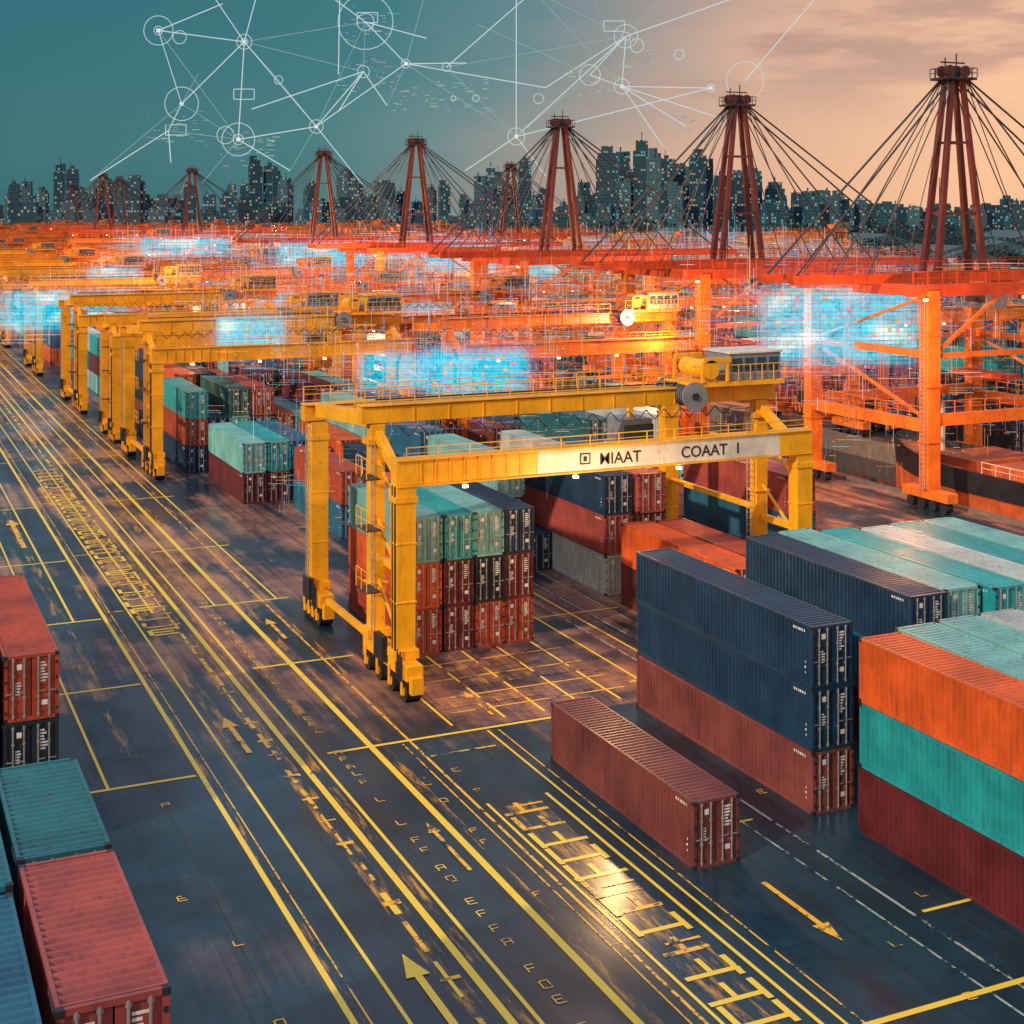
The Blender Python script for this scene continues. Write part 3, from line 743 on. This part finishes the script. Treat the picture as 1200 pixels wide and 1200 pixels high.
for a_,b_ in ((A,Bn),(Bn,G),(Bn,C),(Bn,D),(C,E),(E,Fn),(D,G),(G,Kn),(G,I),(Bn,(245,-10)),(Bn,(308,-10)),(A,(255,0)),(H,I),(I,(545,70)),((525,82),(625,-10)),((605,-10),J),(J,Ln),(J,O),(Mn,O),(Mn,(870,145)),(Mn,(800,150)),(Nn,(955,-5)),(I,(640,100)),((640,100),Ln),(J,(545,200)),(Kn,(400,130)),(Kn,(455,125)),(H,(500,45)),(Ln,(860,0)),(Ln,Mn),((690,90),Mn),((690,90),Ln),(Kn,(300,130)),(E,(195,190)),(A,C),(Mn,(780,170)),(H,(380,-10)),(J,(640,205)),(D,(340,200)),(G,(420,215)),((400,-5),(400,90))): ln(a_,b_)
for a_,b_ in ((A,D),(C,D),(Bn,H),(Bn,Kn),(H,Kn),(H,G),(I,J),(I,(525,82)),((525,82),J),((525,82),Ln),((625,-10),Ln),((625,-10),Mn),((560,30),(690,90)),((690,90),J),(Mn,(690,-10)),(Ln,(800,60)),((800,60),O),(O,Nn),((800,60),Mn),(Nn,(990,30)),(E,D),(D,(240,215)),(Fn,C),((340,200),G),((455,125),I),((320,90),G),((320,90),Bn),((240,90),C),((500,-10),I),((780,-10),Ln)): ln(a_,b_,.035,DC)
for p,r in ((A,17),(A,5),(Bn,9),(Bn,4),(C,20),(D,19),(D,6),(G,8),(H,32),(H,10),(I,5),(J,10),(Kn,7),(Ln,14),(Ln,5),(Mn,9),(Nn,22),(O,5),((745,55),8),((200,38),8),((270,160),10),((690,90),12),((632,112),6),((557,113),4),((530,113),3),((320,90),5),((800,60),6),((525,82),5)): ring(p,r)
for p in (A,Bn,D,G,I,Mn,O,C,J):
    o_=P(*p); nb.box(o_.x-.25,o_.x+.25,o_.y-.1,o_.y+.1,o_.z-.25,o_.z+.25,0,(1,1,1))
rr=random.Random(3)
for i in range(300):
    px_,py_=random.choice(((430,28),(205,150),(735,60),(690,95),(290,175),(480,110),(540,113),(800,150),(420,90)))
    o_=Vector(((px_-600+rr.uniform(-30,30))*K,rr.uniform(-3,3),(250-py_+rr.uniform(-20,20))*K))
    L=rr.uniform(.1,1.2); nb.box(o_.x,o_.x+L,o_.y,o_.y+.05,o_.z,o_.z+rr.uniform(.04,.1),0,tuple(q*rr.uniform(.3,.9) for q in WC))
for cx,cy in ((285,110),(205,152),(430,20),(720,30)):
    o_=Vector(((cx-600)*K,0,(250-cy)*K))
    pts=[o_+Vector((sx*12*K,0,sz*6*K)) for sx,sz in((-1,-1),(1,-1),(1,1),(-1,1))]
    for k in range(4): nb.cyl(pts[k],pts[(k+1)%4],.05,4,0,WC)
x,y=polar(0,200)
obj('hologram_network',nb.mesh('network',[M_net],True),(x,y,23),-YAW)

# ------------------------------------------------------------ world
wd=bpy.data.worlds.new('World'); scene.world=wd; wd.use_nodes=True; nt=wd.node_tree; nt.nodes.clear()
out=N(nt,'OutputWorld'); bg=N(nt,'Background'); bg2=N(nt,'Background'); addS=N(nt,'AddShader')
sky=N(nt,'TexSky',sky_type='NISHITA'); sky.sun_disc=False
AZ=math.radians(249); EL=math.radians(28)
sky.sun_elevation=EL; sky.sun_rotation=AZ
nt.links.new(sky.outputs[0],bg2.inputs[0]); bg2.inputs[1].default_value=.010
tc=N(nt,'TexCoord'); dv=tc.outputs['Generated']
dot=N(nt,'VectorMath',operation='DOT_PRODUCT'); nt.links.new(dv,dot.inputs[0]); dot.inputs[1].default_value=(RX,RY,0)
sp=N(nt,'SeparateXYZ'); nt.links.new(dv,sp.inputs[0]); z=sp.outputs[2]
cl=NOISE(nt,dv,3.0,4,.6,(1,1,4.5))
fac=MA(nt,'ADD',dot.outputs['Value'],MA(nt,'MULTIPLY',MA(nt,'SUBTRACT',cl,.5),.12))
fac=MA(nt,'ADD',fac,MA(nt,'MULTIPLY',MA(nt,'SUBTRACT',.06,z),.6))
fac=MA(nt,'ADD',MA(nt,'MULTIPLY',fac,1.25),.5)
col=RAMP(nt,fac,[(.05,(.006,.12,.145)),(.32,(.02,.15,.17)),(.45,(.10,.205,.215)),(.56,(.31,.26,.235)),(.68,(.66,.38,.25)),(.92,(.93,.50,.28))])
cl2=NOISE(nt,dv,5.5,5,.62,(1,1,5))
cm=MA(nt,'MULTIPLY',MA(nt,'MULTIPLY',SM(nt,cl2,.44,.62),.65),SM(nt,fac,.45,.68))
cm=MA(nt,'MULTIPLY',cm,SM(nt,z,.05,.11))
col=MIX(nt,cm,col,(.38,.20,.16),'MIX')
up=SM(nt,z,.17,.5)
col=MIX(nt,up,col,(.46,.53,.68))
nt.links.new(col,bg.inputs[0]); bg.inputs[1].default_value=1.0
nt.links.new(bg.outputs[0],addS.inputs[0]); nt.links.new(bg2.outputs[0],addS.inputs[1]); nt.links.new(addS.outputs[0],out.inputs[0])

sl=bpy.data.lights.new('sun','SUN'); sl.energy=3.0; sl.angle=math.radians(1.5); sl.color=(1,.78,.55)
so=bpy.data.objects.new('sun',sl); scene.collection.objects.link(so)
sd=Vector((math.sin(AZ)*math.cos(EL),math.cos(AZ)*math.cos(EL),math.sin(EL)))
so.rotation_euler=sd.to_track_quat('Z','Y').to_euler(); so.location=(0,0,100)

cam=bpy.data.cameras.new('camera'); co=bpy.data.objects.new('camera',cam); scene.collection.objects.link(co)
co.location=(0,0,23); co.rotation_euler=(math.radians(90),0,-YAW); cam.sensor_width=36; cam.lens=50.7; cam.shift_y=-.2917; cam.clip_end=12000; cam.clip_start=.5
scene.camera=co
scene.view_settings.view_transform='Standard'
try: scene.view_settings.look='None'
except Exception: pass
